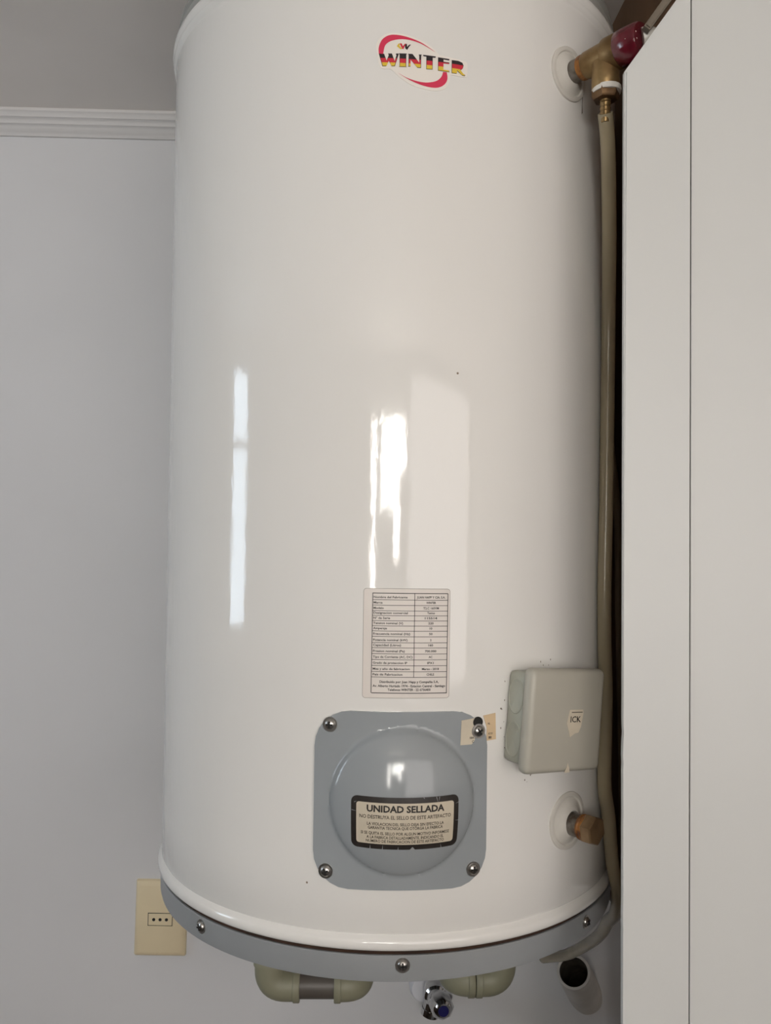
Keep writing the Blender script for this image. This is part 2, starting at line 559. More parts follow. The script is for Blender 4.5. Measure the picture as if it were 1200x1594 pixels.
def text2d(body, height, x, y, align='LEFT', width=None, bold=0.0, h=0.0, bm=None):
    """built-in font as a flat mesh in (a, z)"""
    cu = bpy.data.curves.new('t', 'FONT')
    cu.body = body
    cu.size = 1.0
    cu.resolution_u = 2
    cu.fill_mode = 'FRONT'
    cu.offset = bold
    o = bpy.data.objects.new('t', cu)
    scene.collection.objects.link(o)
    me = bpy.data.meshes.new_from_object(o)
    bpy.data.objects.remove(o)
    bpy.data.curves.remove(cu)
    xs = [v.co.x for v in me.vertices]; ys = [v.co.y for v in me.vertices]
    if not xs:
        return bm
    x0, x1 = min(xs), max(xs)
    sy = height / 0.70
    sx = sy
    if width:
        sx = width / (x1 - x0)
    off = {'LEFT': 0, 'CENTER': -(x1 - x0) / 2, 'RIGHT': -(x1 - x0)}[align]
    t = bmesh.new()
    t.from_mesh(me)
    bpy.data.meshes.remove(me)
    for v in t.verts:
        v.co = Vector((x + (v.co.x - x0 + off) * sx, y + v.co.y * sy, h))
    if bm is None:
        return t
    tmp = bpy.data.meshes.new('tmp'); t.to_mesh(tmp); t.free()
    bm.from_mesh(tmp); bpy.data.meshes.remove(tmp)
    return bm


# ---- screws: domed head with a dark cross recess
def screw_mesh(name, r=0.0046):
    bm = bmesh.new()
    rev(bm, (0, 0, 0), (0, 0, 1), [(-0.001, r * 1.35), (0.0006, r * 1.35), (0.0006, r), (0.0014, r * 0.96), (0.0024, r * 0.75), (0.003, r * 0.4), (0.0031, 0)], 20)
    for ang in (0.5, 0.5 + PI / 2):
        n0 = set(bm.verts)
        box(bm, (-r * 0.62, -r * 0.16, 0.002), (r * 0.62, r * 0.16, 0.00335))
        vs = [v for v in bm.verts if v not in n0]
        bmesh.ops.rotate(bm, verts=vs, cent=(0, 0, 0), matrix=Matrix.Rotation(ang, 3, 'Z'))
        for f in bm.faces:
            if all(v in vs for v in f.verts):
                f.material_index = 1
    return mesh_from(bm, name, ['screw', 'dark'])


SCREW = screw_mesh('screw')


def place_screw(parent, a, z, h):
    o = bpy.data.objects.new('screw', SCREW)
    scene.collection.objects.link(o)
    o.parent = parent
    t = a / R
    n = Vector((math.sin(t), -math.cos(t), 0))
    q = n.to_track_quat('Z', 'Y').to_matrix().to_4x4() @ Matrix.Rotation(random.uniform(-0.6, 0.6), 4, 'Z')
    q.translation = tp(a, z, h)
    # the parent carries the heater offset already; parts are built in room coordinates
    o.matrix_local = q
    return o


for phi, z in ((-45.3, 1.3912), (1.85, 1.3920), (49.1, 1.3905)):
    place_screw(ring, math.radians(phi) * R, z, 0.0005)

# ---- square access cover with pressed dome
N = 72
bm = bmesh.new()
rows = []
rc = 0.030
out = rrect(COVER_A - COVER_S, COVER_A + COVER_S, COVER_Z - COVER_S, COVER_Z + COVER_S, rc, 6)
poly2d(bm, out, 0.0)
bmesh.ops.triangulate(bm, faces=bm.faces[:])
slice2d(bm, 0, 0.0022)
slice2d(bm, 1, 0.0022)
bm.verts.ensure_lookup_table()
bedges = [e for e in bm.edges if e.is_boundary]
ex = bmesh.ops.extrude_edge_only(bm, edges=bedges)
low = {v for v in ex['geom'] if isinstance(v, bmesh.types.BMVert)}
for v in bm.verts:
    a, z, _ = v.co
    v.co = tp(a, z, 0.0 if v in low else cover_h(a, z))
cover = obj('access_cover', bm, 'cover', heater, 'grey square cover plate with round dome', sharp=50)
for a, z in ((-0.0551, 1.5886), (0.0700, 1.5830), (-0.0571, 1.4672), (0.0665, 1.4682)):
    place_screw(cover, a, z, 0.0022)
# screw hole beside the top right screw
bm = bmesh.new()
rev(bm, tp(0.0694, 1.5905, 0.0020), (math.sin(0.29), -math.cos(0.29), 0), [(0, 0.0045), (0.0007, 0.0045), (0.0007, 0.0)], 18)
obj('screw_hole', bm, 'dark', cover)

# ---- warning label on the dome
LDZ = 0.0030
LX0, LX1, LY0, LY1 = -0.0345, 0.0492, 1.4895 + LDZ, 1.5325 + LDZ
lb = wrap(poly2d(bmesh.new(), rrect(LX0, LX1, LY0, LY1, 0.005), 0.0004), cover_h, 0.003, True)
wl = obj('warning_label', lb, 'frame_print', heater, 'black-framed cream warning label reading UNIDAD SELLADA')
obj('label_face', wrap(poly2d(bmesh.new(), rrect(LX0 + 0.0042, LX1 - 0.0042, LY0 + 0.0044, LY1 - 0.0046, 0.0022), 0.00055), cover_h, 0.003, True), 'paper', wl)
LC = (LX0 + LX1) / 2
bm = bmesh.new()
bm = text2d('UNIDAD SELLADA', 0.0052, LC, 1.5208 + LDZ, 'CENTER', 0.0590, 0.034, 0.0008, bm)
wrap(bm, cover_h, 0.003, True)
obj('heading', bm, 'print', wl)
bm = bmesh.new()
for s, y, w, hgt in (('NO DESTRUYA EL SELLO DE ESTE ARTEFACTO', 1.5152, 0.0700, 0.0029),
                     ('LA VIOLACION DEL SELLO DEJA SIN EFECTO LA', 1.5098, 0.0585, 0.0024),
                     ('GARANTIA TECNICA QUE OTORGA LA FABRICA', 1.5066, 0.0570, 0.0024),
                     ('SI SE QUITA EL SELLO POR ALGUN MOTIVO INFORMESE', 1.5020, 0.0680, 0.0024),
                     ('A LA FABRICA DETALLADAMENTE, INDICANDO EL', 1.4986, 0.0590, 0.0024),
                     ('NUMERO DE FABRICACION DE ESTE ARTEFACTO', 1.4953, 0.0600, 0.0024)):
    bm = text2d(s, hgt, LC, y + LDZ, 'CENTER', w, 0.014, 0.0008, bm)
wrap(bm, cover_h, 0.003, True)
obj('small_print', bm, 'print_soft', wl)
bm = bmesh.new()
for x, y, dx, dy in ((0.0305, 1.5322, 0.0012, -0.0048), (0.0330, 1.5322, -0.0006, -0.0040), (0.0205, 1.5324, 0.001, -0.0012),
                     (0.0500, 1.5262, -0.0042, -0.0012), (0.0500, 1.5110, -0.0042, 0.0003), (-0.0340, 1.5205, 0.0042, -0.0006),
                     (-0.0320, 1.5270, 0.0022, 0.0012), (-0.0195, 1.4896, 0.0001, 0.0040), (-0.0100, 1.4896, 0.0002, 0.0038),
                     (0.0018, 1.4896, 0.0001, 0.003), (0.0130, 1.4896, 0.0006, 0.0022), (0.0355, 1.4896, -0.0008, 0.0036)):
    y += LDZ
    d = Vector((dx, dy)).normalized(); n = Vector((-d.y, d.x)) * 0.00028
    poly2d(bm, [(x + n.x, y + n.y), (x + dx, y + dy), (x - n.x, y - n.y)], 0.0008)
poly2d(bm, [(0.0105, 1.4893 + LDZ), (0.0127, 1.4920 + LDZ), (0.0150, 1.4893 + LDZ)], 0.0008)
wrap(bm, cover_h, 0.003, True)
obj('scratches', bm, 'scratch', wl)['kind'] = 'stuff'

# ---- rating label
RX0, RX1, RY0, RY1 = -0.0284, 0.0440, 1.6117, 1.7022
rl = obj('rating_label', wrap(poly2d(bmesh.new(), rrect(RX0, RX1, RY0, RY1, 0.0022), 0.0, 0.0004)), 'label', heater,
         'silver-white rating label with a printed table')
obj('label_edge', wrap(poly2d(bmesh.new(), rrect(RX0 - 0.0004, RX1 + 0.0004, RY0 - 0.0004, RY1 + 0.0004, 0.0026), 0.0, 0.0002)), 'edge', rl)
SX = (RX1 - RX0) / (1092 - 82); SY = (RY1 - RY0) / (1357 - 82)      # print layout units of the label
lx = lambda x: RX0 + (x - 82) * SX
ly = lambda y: RY1 - (y - 82) * SY
bm = bmesh.new()


def rule(x0, y0, x1, y1, w):
    if abs(x1 - x0) > abs(y1 - y0):
        poly2d(bm, [(lx(x0), ly(y0 + w / 2)), (lx(x1), ly(y1 + w / 2)), (lx(x1), ly(y1 - w / 2)), (lx(x0), ly(y0 - w / 2))], 0.0006)
    else:
        poly2d(bm, [(lx(x0 - w / 2), ly(y0)), (lx(x1 - w / 2), ly(y1)), (lx(x1 + w / 2), ly(y1)), (lx(x0 + w / 2), ly(y0))], 0.0006)


ys = [132, 210, 274, 338, 395, 455, 515, 575, 640, 712, 772, 842, 910, 980, 1050, 1115, 1300]
for i, y in enumerate(ys):
    rule(184, y, 1066, y + 1, 9 if i in (0, 16) else 6)
rule(186, 132, 180, 1300, 8)
rule(1068, 132, 1062, 1300, 8)
rule(675, 132, 673, 1115, 7)
wrap(bm)
obj('table_lines', bm, 'print', rl)
bm = bmesh.new()
rowsL = ['Nombre del Fabricante', 'Marca', 'Modelo', 'Designacion comercial', 'N° de Serie', 'Tension nominal (V)', 'Amperaje',
         'Frecuencia nominal (Hz)', 'Potencia nominal (kW)', 'Capacidad (Litros)', 'Presion nominal (Pa)', 'Tipo de Corriente (AC, DC)',
         'Grado de proteccion IP', 'Mes y año de fabricacion', 'Pais de Fabricacion']
rowsR = ['JUAN HAPP Y CIA. S.A.', 'WINTER', 'T2.C 160VM', 'Termo', '115514', '220', '10', '50', '2', '160', '700.000', 'AC', 'IPX1',
         'Marzo - 2018', 'CHILE']
wL = [395, 105, 120, 400, 195, 345, 160, 430, 400, 325, 370, 460, 400, 430, 345]
wR = [335, 115, 185, 90, 145, 62, 32, 40, 16, 56, 135, 45, 75, 200, 88]
for i in range(15):
    yb = ys[i + 1] - 20
    bm = text2d(rowsL[i], 25 * SY, lx(196), ly(yb), 'LEFT', wL[i] * SX, 0.022, 0.0006, bm)
    bm = text2d(rowsR[i], 25 * SY, lx(868), ly(yb), 'CENTER', wR[i] * SX, 0.026, 0.0006, bm)
for s, y, w in (('Distribuido por: Juan Happ y Compañia S.A,', 1182, 690), ('Av. Alberto Hurtado 1974 - Estacion Central - Santiago', 1230, 850),
                ('Telefonos WINTER : 22 6736400', 1274, 500)):
    bm = text2d(s, 27 * SY, lx(622), ly(y), 'CENTER', w * SX, 0.026, 0.0006, bm)
wrap(bm)
obj('lettering', bm, 'print', rl)

# ---- logo sticker, units of the sticker artwork (1 unit = 0.0000917 m)
U = 0.0000915
gx = lambda x: 0.0145 + (x - 565) * U
gz = lambda y: 2.1480 - (y - 400) * U


def smooth(pts, n=6, closed=False):
    P = [Vector((x, y, 0)) for x, y in pts]
    if closed:
        P2 = P[-1:] + P + P[:2]
        out = []
        for i in range(1, len(P2) - 2):
            a, b, c, d = P2[i - 1], P2[i], P2[i + 1], P2[i + 2]
            for k in range(n):
                t = k / n
                q = 0.5 * ((2 * b) + (c - a) * t + (2 * a - 5 * b + 4 * c - d) * t * t + (3 * b - a - 3 * c + d) * t ** 3)
                out.append((q.x, q.y))
        return out
    return [(p.x, p.y) for p in catmull([(x, y, 0) for x, y in pts], n)]


def art(bm, pts, h, mi=0):
    return poly2d(bm, [(gx(x), gz(y)) for x, y in pts], h, None, mi)


outline = smooth([(150, 330), (140, 250), (180, 180), (260, 140), (380, 145), (520, 185), (650, 250), (730, 325)], 5) + \
    smooth([(960, 350), (995, 365), (1000, 420), (995, 490), (970, 505), (900, 502), (835, 498)], 4) + \
    smooth([(828, 560), (790, 630), (710, 660), (600, 655), (470, 620), (360, 550), (280, 480), (200, 470), (165, 420)], 5)
ls = obj('logo_sticker', wrap(poly2d(bmesh.new(), [(gx(x), gz(y)) for x, y in outline], 0.0, 0.00035)), 'sticker', heater,
         'oval logo sticker with crimson swoosh and lettering WINTER')
bm = bmesh.new()
art(bm, smooth([(166, 335), (165, 270), (195, 200), (250, 163), (310, 155), (390, 165), (480, 190), (560, 222), (630, 262), (690, 302)], 4) +
    smooth([(690, 303), (610, 258), (540, 226), (470, 206), (390, 196), (320, 202), (260, 222), (222, 260), (206, 335)], 4), 0.0005)
art(bm, smooth([(350, 513), (420, 552), (500, 578), (580, 591), (650, 586), (710, 565), (750, 525), (765, 478)], 4) +
    smooth([(800, 478), (808, 530), (795, 575), (760, 612), (710, 632), (650, 634), (570, 620), (480, 588), (410, 552), (350, 514)], 4), 0.0005)
wrap(bm)
obj('swoosh', bm, 'pink', ls)
LET = [  # the six letters, each a list of convex pieces
    [(170, 335), (215, 335), (240, 400), (262, 350), (255, 335), (283, 335), (312, 405), (330, 348), (322, 335), (347, 335), (312, 447), (282, 447), (262, 395), (240, 447), (205, 447)],
    [(357, 333), (420, 333), (420, 341), (416, 341), (416, 444), (420, 452), (357, 452), (362, 444), (362, 341), (357, 341)],
    [(440, 335), (480, 335), (540, 410), (540, 345), (533, 337), (560, 337), (554, 347), (554, 455), (520, 455), (460, 385), (460, 440), (464, 447), (440, 447), (445, 440), (445, 345)],
    [(580, 338), (690, 344), (690, 354), (662, 354), (662, 463), (610, 463), (610, 350), (580, 348)],
    [(720, 350), (820, 356), (820, 366), (768, 362), (768, 386), (820, 388), (820, 400), (768, 400), (768, 458), (820, 460), (822, 472), (720, 468)],
    [(850, 362), (915, 362), (945, 374), (958, 400), (950, 428), (930, 440), (960, 475), (975, 480), (970, 490), (945, 488), (898, 448), (898, 478), (850, 478)],
]
bm0 = bmesh.new()
for pts in LET:
    cx_ = sum(p[0] for p in pts) / len(pts); cy_ = sum(p[1] for p in pts) / len(pts)
    art(bm0, [(x + (4 if x > cx_ else -4), y + (4 if y > cy_ else -4)) for x, y in pts], 0.0005)
wrap(bm0)
obj('letter_outline', bm0, 'black_ink', ls)
bm = bmesh.new()
for pts in LET:
    art(bm, pts, 0.00065)
bmesh.ops.triangulate(bm, faces=bm.faces[:])
# colour bands slope down slightly towards the right, as the lettering does
for yb in (372, 413):
    co = Vector((gx(565), gz(yb + 12), 0)); dirv = Vector((gx(900) - gx(200), gz(yb + 22) - gz(yb), 0)).normalized()
    bmesh.ops.bisect_plane(bm, geom=bm.verts[:] + bm.edges[:] + bm.faces[:], dist=1e-7, plane_co=co, plane_no=(-dirv.y, dirv.x, 0))
for f in bm.faces:
    c = f.calc_center_median()
    y = 400 - (c.y - 2.1480) / U
    x = 565 + (c.x - 0.0145) / U
    y -= 12 + (x - 565) * 22 / 700
    f.material_index = 0 if y < 372 else (1 if y < 413 else 2)
wrap(bm)
obj('lettering', bm, ['black_ink', 'red_ink', 'yellow_ink'], ls)
bm = bmesh.new()
art(bm, [(332, 262), (345, 240), (362, 236), (355, 258), (372, 278), (382, 272), (378, 290), (362, 288)], 0.0006, 2)
art(bm, [(358, 236), (376, 236), (388, 262), (404, 240), (416, 240), (402, 268), (392, 290), (378, 284)], 0.0006, 1)
art(bm, [(404, 238), (424, 240), (426, 268), (446, 246), (462, 244), (440, 272), (428, 296), (410, 282)], 0.0006, 0)
wrap(bm)
obj('emblem', bm, ['black_ink', 'red_ink', 'yellow_ink'], ls)

# ---- torn paper seal, half on the cover and half on the shell
sp = bmesh.new()
left_half = [(0.0548, 1.5925), (0.0660, 1.5940), (0.0690, 1.5925), (0.0675, 1.5885), (0.0690, 1.5850), (0.0655, 1.5820), (0.0668, 1.5760), (0.0640, 1.5722), (0.0540, 1.5720)]
poly2d(sp, left_half, 0.0022, 0.0026)
wrap(sp)
sl = obj('paper_seal', sp, 'paper', heater, 'torn yellowed paper seal across the cover edge')
sp = bmesh.new()
poly2d(sp, [(0.0752, 1.5952), (0.0868, 1.5968), (0.0875, 1.5745), (0.0786, 1.5738), (0.0786, 1.5850)], 0.0001, 0.0005)
wrap(sp)
obj('seal_piece', sp, 'seal', sl)
bm = bmesh.new()
bm = text2d('SER', 0.0016, 0.0618, 1.5770, 'LEFT', 0.0042, 0.02, 0.0029, bm)
bm = text2d('C', 0.0020, 0.0640, 1.5737, 'LEFT', None, 0.02, 0.0029, bm)
bm = text2d('N.', 0.0016, 0.0795, 1.5875, 'LEFT', None, 0.03, 0.0008, bm)
bm = text2d('ICO', 0.0016, 0.0800, 1.5790, 'LEFT', 0.0040, 0.02, 0.0008, bm)
bm = text2d('80', 0.0020, 0.0802, 1.5755, 'LEFT', None, 0.03, 0.0008, bm)
wrap(bm)
obj('lettering', bm, 'print_soft', sl)


# ---- white plastic rosettes round the two side ports
def radial(phi):
    t = math.radians(phi)
    return Vector((math.sin(t), -math.cos(t), 0))


def rosette(phi, z, r, label):
    bm = bmesh.new()
    a0 = math.radians(phi) * R
    ringsv = []
    seg = 48
    pr = [(r, 0.0), (r * 0.99, 0.0016), (r * 0.93, 0.0022), (r * 0.84, 0.0020), (r * 0.80, 0.0008), (r * 0.74, 0.0010), (r * 0.55, 0.0040), (r * 0.42, 0.0058), (r * 0.38, 0.0058), (r * 0.36, 0.0)]
    for rr, h in pr:
        ringsv.append([bm.verts.new(tp(a0 + rr * math.cos(2 * PI * k / seg), z + rr * math.sin(2 * PI * k / seg), h)) for k in range(seg)])
    for i in range(len(pr) - 1):
        for k in range(seg):
            q = (k + 1) % seg
            bm.faces.new((ringsv[i][k], ringsv[i][q], ringsv[i + 1][q], ringsv[i + 1][k]))
    return obj('port_rosette', bm, 'flange', heater, label)


UP_PHI, UP_Z = 39.6, 2.1705
LO_PHI, LO_Z = 41.3, 1.4915
rosette(UP_PHI, UP_Z, 0.0245, 'round white plastic rosette round the upper port')
rosette(LO_PHI, LO_Z, 0.0258, 'round white plastic rosette round the lower port')

# dark drip that ran down from the upper port, and grime along the box edge
bm = bmesh.new()
aa = math.radians(44.6) * R
poly2d(bm, [(aa - 0.0006, 2.163), (aa + 0.0008, 2.163), (aa + 0.0011, 2.156), (aa + 0.0006, 2.150), (aa + 0.0012, 2.1425), (aa - 0.0008, 2.1405), (aa - 0.0002, 2.150), (aa + 0.0002, 2.156)], 0.00025)
wrap(bm)
obj('drip_stain', bm, 'stain', heater, 'thin dark drip below the upper port')
bm = bmesh.new()
random.seed(21)
for k in range(0, 46, 3):
    if k < 22:
        a_, z_ = 0.0965 - random.random() * 0.0045, 1.560 + random.random() * 0.068
    elif k < 36:
        a_, z_ = 0.105 + random.random() * 0.05, 1.6335 + random.random() * 0.006
    else:
        a_, z_ = 0.10 + random.random() * 0.05, 1.530 + random.random() * 0.02
    r_ = random.uniform(0.0003, 0.0007)
    poly2d(bm, [(a_ + r_ * random.uniform(0.6, 1.2) * math.cos(t), z_ + r_ * random.uniform(0.7, 2.0) * math.sin(t)) for t in (0, 1.05, 2.1, 3.14, 4.2, 5.24)], 0.0002)
wrap(bm)
gr = obj('grime_specks', bm, 'stain', heater, 'brown grime specks round the junction box')
gr['kind'] = 'stuff'

# ------------------------------------------------------------------ brass tee on the upper port
e = radial(UP_PHI)
o0 = e * R + Vector((0, 0, UP_Z))
tee = thing('brass_tee', 'old brass tee fitting with red-lacquered end on the upper port', 'pipe fitting', tuple(o0))
obj('nipple', rev(bmesh.new(), o0, e, [(0.0002, 0.0), (0.0002, 0.0100), (0.016, 0.0100), (0.022, 0.0102), (0.022, 0)], 32), 'steel_pipe', tee, 'aged steel nipple')
obj('thread_sealant', rev(bmesh.new(), o0, e, [(0.0130, 0.0098), (0.0138, 0.0107), (0.0160, 0.0110), (0.0190, 0.0110), (0.0215, 0.009)], 28), 'hemp', tee, 'rusty orange-brown sealant')
bm = rev(bmesh.new(), o0, e, [(0.0185, 0.0095), (0.0185, 0.0108), (0.0205, 0.0118), (0.0270, 0.0122), (0.0310, 0.0124), (0.0405, 0.0130), (0.0410, 0.0142),
                              (0.0425, 0.0148), (0.0540, 0.0150), (0.0555, 0.0142), (0.0555, 0.010)], 36)
BR = o0 + e * 0.0395
rev(bm, BR, (0, 0, -1), [(0.004, 0.0), (0.006, 0.0120), (0.0210, 0.0122), (0.0290, 0.0122), (0.0300, 0.0116), (0.0300, 0.0)], 36)
obj('tee_body', bm, 'brass', tee, 'tarnished brass tee body')
obj('thread_tape', rev(bmesh.new(), BR, (0.03, 0, -1), [(0.0280, 0.0105), (0.0280, 0.0127), (0.0300, 0.0129), (0.0326, 0.0126), (0.0330, 0.010)], 32), 'tape', tee, 'ring of white thread tape')
obj('bushing', rev(bmesh.new(), BR, (0, 0, -1), [(0.0300, 0.0), (0.0310, 0.0124), (0.0360, 0.0124), (0.0385, 0.0108), (0.0395, 0.0)], 6), 'brown_brass', tee, 'brown hexagonal bushing')
pr = [(0.0380, 0.0), (0.0380, 0.0048), (0.0405, 0.0046)]
for k in range(4):
    pr += [(0.0410 + k * 0.0040, 0.0038), (0.0417 + k * 0.0040, 0.0048), (0.0446 + k * 0.0040, 0.0041)]
pr += [(0.0585, 0.0036), (0.0585, 0.0)]
obj('hose_barb', rev(bmesh.new(), BR, (0, 0, -1), pr, 20), 'brass', tee, 'ridged brass hose barb')
bm = rev(bmesh.new(), o0, e, [(0.0540, 0.0), (0.0540, 0.0142), (0.0555, 0.0153), (0.0640, 0.0156), (0.0750, 0.0152), (0.0768, 0.0140), (0.0768, 0.0)], 40)
obj('red_union', bm, 'red', tee, 'dark red lacquered union with white specks')
q0 = o0 + e * 0.0755
obj('outlet_pipe', tube(bmesh.new(), catmull([q0, q0 + Vector((0.006, 0.0, 0.001)), q0 + Vector((0.020, 0.012, 0.003)), q0 + Vector((0.030, 0.030, 0.006)), q0 + Vector((0.033, 0.060, 0.010))], 6), 0.0095, 20), 'flange', tee, 'white pipe stub')

# ------------------------------------------------------------------ plug on the lower port
e2 = radial(LO_PHI)
o2 = e2 * R + Vector((0, 0, LO_Z - 0.002))
plug = thing('brass_plug', 'short steel nipple closed by a tarnished hexagonal brass cap near the bottom right', 'pipe plug', tuple(o2))
obj('nipple', rev(bmesh.new(), o2, e2, [(0.0002, 0.0), (0.0002, 0.0100), (0.0190, 0.0100), (0.0190, 0.0)], 32), 'steel_pipe', plug, 'dark aged steel nipple')
obj('thread_sealant', rev(bmesh.new(), o2, e2, [(0.0140, 0.0098), (0.0146, 0.0108), (0.0165, 0.0114), (0.0180, 0.0108), (0.0205, 0.0116), (0.0225, 0.009)], 30), 'hemp', plug, 'orange rusty sealant')
obj('hex_cap', rev(bmesh.new(), o2, e2, [(0.0205, 0.0), (0.0205, 0.0120), (0.0215, 0.0132), (0.0300, 0.0132), (0.0312, 0.0120), (0.0316, 0.0)], 6, phase=0.35), 'cap_brass', plug, 'brown hexagonal brass cap', sharp=20)

# ------------------------------------------------------------------ electrical junction box
JPHI, JZ, JROLL = 32.3, 1.5915, math.radians(5)
je = radial(JPHI)
jt = Vector((-je.y, je.x, 0))                                     # to the right, seen from the front
if jt.x < 0:
    jt = -jt
base_r = R * math.cos(math.radians(9.2)) + 0.0005
jbox = thing('junction_box', 'square grey plastic electrical junction box screwed to the right of the tank', 'junction box', tuple(je * base_r + Vector((0, 0, JZ))))
jm = Matrix((jt, Vector((0, 0, 1)), je)).transposed()
jroll = Matrix.Rotation(-JROLL, 3, 'Z')


def jplace(bm):
    for v in bm.verts:
        v.co = jm @ (jroll @ v.co) + je * base_r + Vector((0, 0, JZ))
    return bm


body = bx((-0.0395, -0.0385, 0.0), (0.0395, 0.0385, 0.026), 0.005, 3)
slice2d(body, 0, 0.004)
for v in body.verts:                                              # hollowed back that follows the round tank
    if v.co.z < 0.0052:
        v.co.z += max(0.0, math.sqrt(R * R - v.co.x ** 2) - base_r + 0.0003) * (1 - v.co.z / 0.0052)
obj('box_body', jplace(body), 'box_side', jbox, 'grey-green box body')
lid = bx((-0.0440, -0.0435, 0.0225), (0.0440, 0.0435, 0.0355), 0.0055, 4)
obj('box_lid', jplace(lid), 'box', jbox, 'warm grey rounded lid')
for yk in (0.0175, -0.0185):
    k = rev(bmesh.new(), (-0.0395, yk, 0.0125), (-1, 0, 0), [(-0.001, 0.0), (-0.001, 0.0150), (0.0002, 0.0150), (0.0008, 0.0142), (0.0003, 0.0134), (0.0003, 0.0)], 32)
    for v in k.verts:
        v.co.z = 0.0125 + (v.co.z - 0.0125) * 0.62
    obj('knockout', jplace(k), 'box_side', jbox)
st = bmesh.new()
poly2d(st, [(0.0015, 0.0095), (0.0172, 0.0095), (0.0178, 0.0060), (0.0160, -0.0050), (0.0132, -0.0100), (0.0090, -0.0105), (0.0035, -0.0135), (0.0022, -0.0095), (-0.0010, -0.0020)], 0.0355, 0.0358)
scrap = obj('label_scrap', jplace(st), 'paper', jbox, 'torn scrap of a cream sticker')
bm = bmesh.new()
bm = text2d('ICK', 0.0050, 0.0088, -0.0010, 'CENTER', 0.0125, 0.012, 0.0360, bm)
poly2d(bm, [(0.0035, 0.0070), (0.0165, 0.0070), (0.0165, 0.0076), (0.0035, 0.0076)], 0.0360)
obj('lettering', jplace(bm), 'print', jbox)
st = bmesh.new()
poly2d(st, [(0.0000, -0.0430), (0.0060, -0.0430), (0.0052, -0.0395), (0.0030, -0.0350), (0.0024, -0.0385)], 0.0352, 0.0357)
obj('label_scrap', jplace(st), 'paper', jbox)

# ------------------------------------------------------------------ drain hose and cable
bt = BR + Vector((0, 0, -0.050))
hp = [(bt.x, bt.y, bt.z), (0.1832, -0.2050, 2.1031), (0.1868, -0.1960, 2.0811), (0.1917, -0.1820, 2.0455), (0.1969, -0.1650, 1.9975), (0.2017, -0.1475, 1.9412), (0.2022, -0.1444, 1.8678), (0.2012, -0.1458, 1.7817),
      (0.1996, -0.1480, 1.7085), (0.2003, -0.1470, 1.6477), (0.2029, -0.1434, 1.5986), (0.2016, -0.1452, 1.5384), (0.2021, -0.1448, 1.5100), (0.2087, -0.1349, 1.4807), (0.2160, -0.1240, 1.4332), (0.2245, -0.1150, 1.3996),
      (0.2300, -0.0880, 1.3680), (0.2320, -0.0550, 1.3451), (0.2366, -0.0150, 1.3147), (0.2394, 0.0450, 1.2752), (0.2314, 0.1200, 1.2254), (0.2175, 0.1900, 1.1871)]
ho = obj('drain_hose', tube(bmesh.new(), catmull(hp, 8), 0.0066, 18), 'hose')
tag(ho, 'yellowed clear plastic hose running down the right side of the tank', 'hose')
cp = [(0.2442, 0.0150, 1.90), (0.2442, -0.0200, 1.83), (0.2410, -0.0500, 1.76), (0.2340, -0.0780, 1.68), (0.2350, -0.0820, 1.5984), (0.2375, -0.0790, 1.5408), (0.2400, -0.0750, 1.4651), (0.2420, -0.0720, 1.4200), (0.2425, -0.0600, 1.3680), (0.2420, -0.01, 1.3600), (0.2420, 0.10, 1.3500), (0.2420, 0.2695, 1.3450)]
ca = obj('cable', tube(bmesh.new(), catmull(cp, 8), 0.0040, 12), 'cable')
tag(ca, 'dark brown cable in the gap behind the drain hose', 'cable')


# ------------------------------------------------------------------ pipes under the tank
def elbow_pts(p0, corner, p1, r=0.018, n=10):
    p0, c, p1 = Vector(p0), Vector(corner), Vector(p1)
    a = (p0 - c).normalized(); b = (p1 - c).normalized()
    A, B = c + a * r, c + b * r
    out = [p0]
    for k in range(n + 1):
        t = k / n
        out.append(A * (1 - t) ** 2 + c * 2 * t * (1 - t) + B * t * t)
    out.append(p1)
    return out


def elbow(parent, p0, corner, p1, r=0.0165):
    bm = bmesh.new()
    tube(bm, elbow_pts(p0, corner, p1), r, 28)
    for a, b in ((p0, corner), (p1, corner)):                     # thicker socket rims
        d = (Vector(b) - Vector(a)).normalized()
        rev(bm, a, d, [(-0.0005, 0.010), (-0.0005, r + 0.0007), (0.0005, r + 0.0014), (0.0065, r + 0.0014), (0.0075, r - 0.001)], 28)
    return obj('elbow', bm, 'ppr', parent)


zp = 1.2510
tl = thing('water_pipe', 'olive-grey plastic elbows joined by a dark pipe under the tank, at left', 'pipe', (-0.1255, 0, 1.25))
elbow(tl, (-0.1255, 0, zp + 0.030), (-0.1255, 0, zp), (-0.0925, 0, zp))
obj('riser', rev(bmesh.new(), (-0.1255, 0, zp + 0.012), (0, 0, 1), [(0, 0), (0, 0.0125), (0.1185, 0.0125), (0.1185, 0)], 24), 'pvc_dark', tl)
obj('connecting_pipe', rev(bmesh.new(), (-0.110, 0, zp), (1, 0, 0), [(0, 0), (0, 0.0140), (0.075, 0.0140), (0.075, 0)], 28), 'pvc_dark', tl, 'dark grey connecting pipe')
elbow(tl, (-0.0540, 0, zp - 0.0005), (-0.0275, 0, zp - 0.0005), (-0.0275, 0.030, zp - 0.0005))
obj('wall_pipe', rev(bmesh.new(), (-0.0275, 0.015, zp), (0, 1, 0), [(0, 0), (0, 0.0125), (0.258, 0.0125), (0.258, 0)], 24), 'pvc_dark', tl)
tr = thing('water_pipe', 'olive-grey plastic elbows under the tank, beside the chrome valve', 'pipe', (0.1261, 0, 1.25))
elbow(tr, (0.1290, 0, zp + 0.034), (0.1290, 0, zp + 0.005), (0.1010, 0, zp + 0.005))
obj('riser', rev(bmesh.new(), (0.1290, 0, zp + 0.015), (0, 0, 1), [(0, 0), (0, 0.0125), (0.1155, 0.0125), (0.1155, 0)], 24), 'pvc_dark', tr)
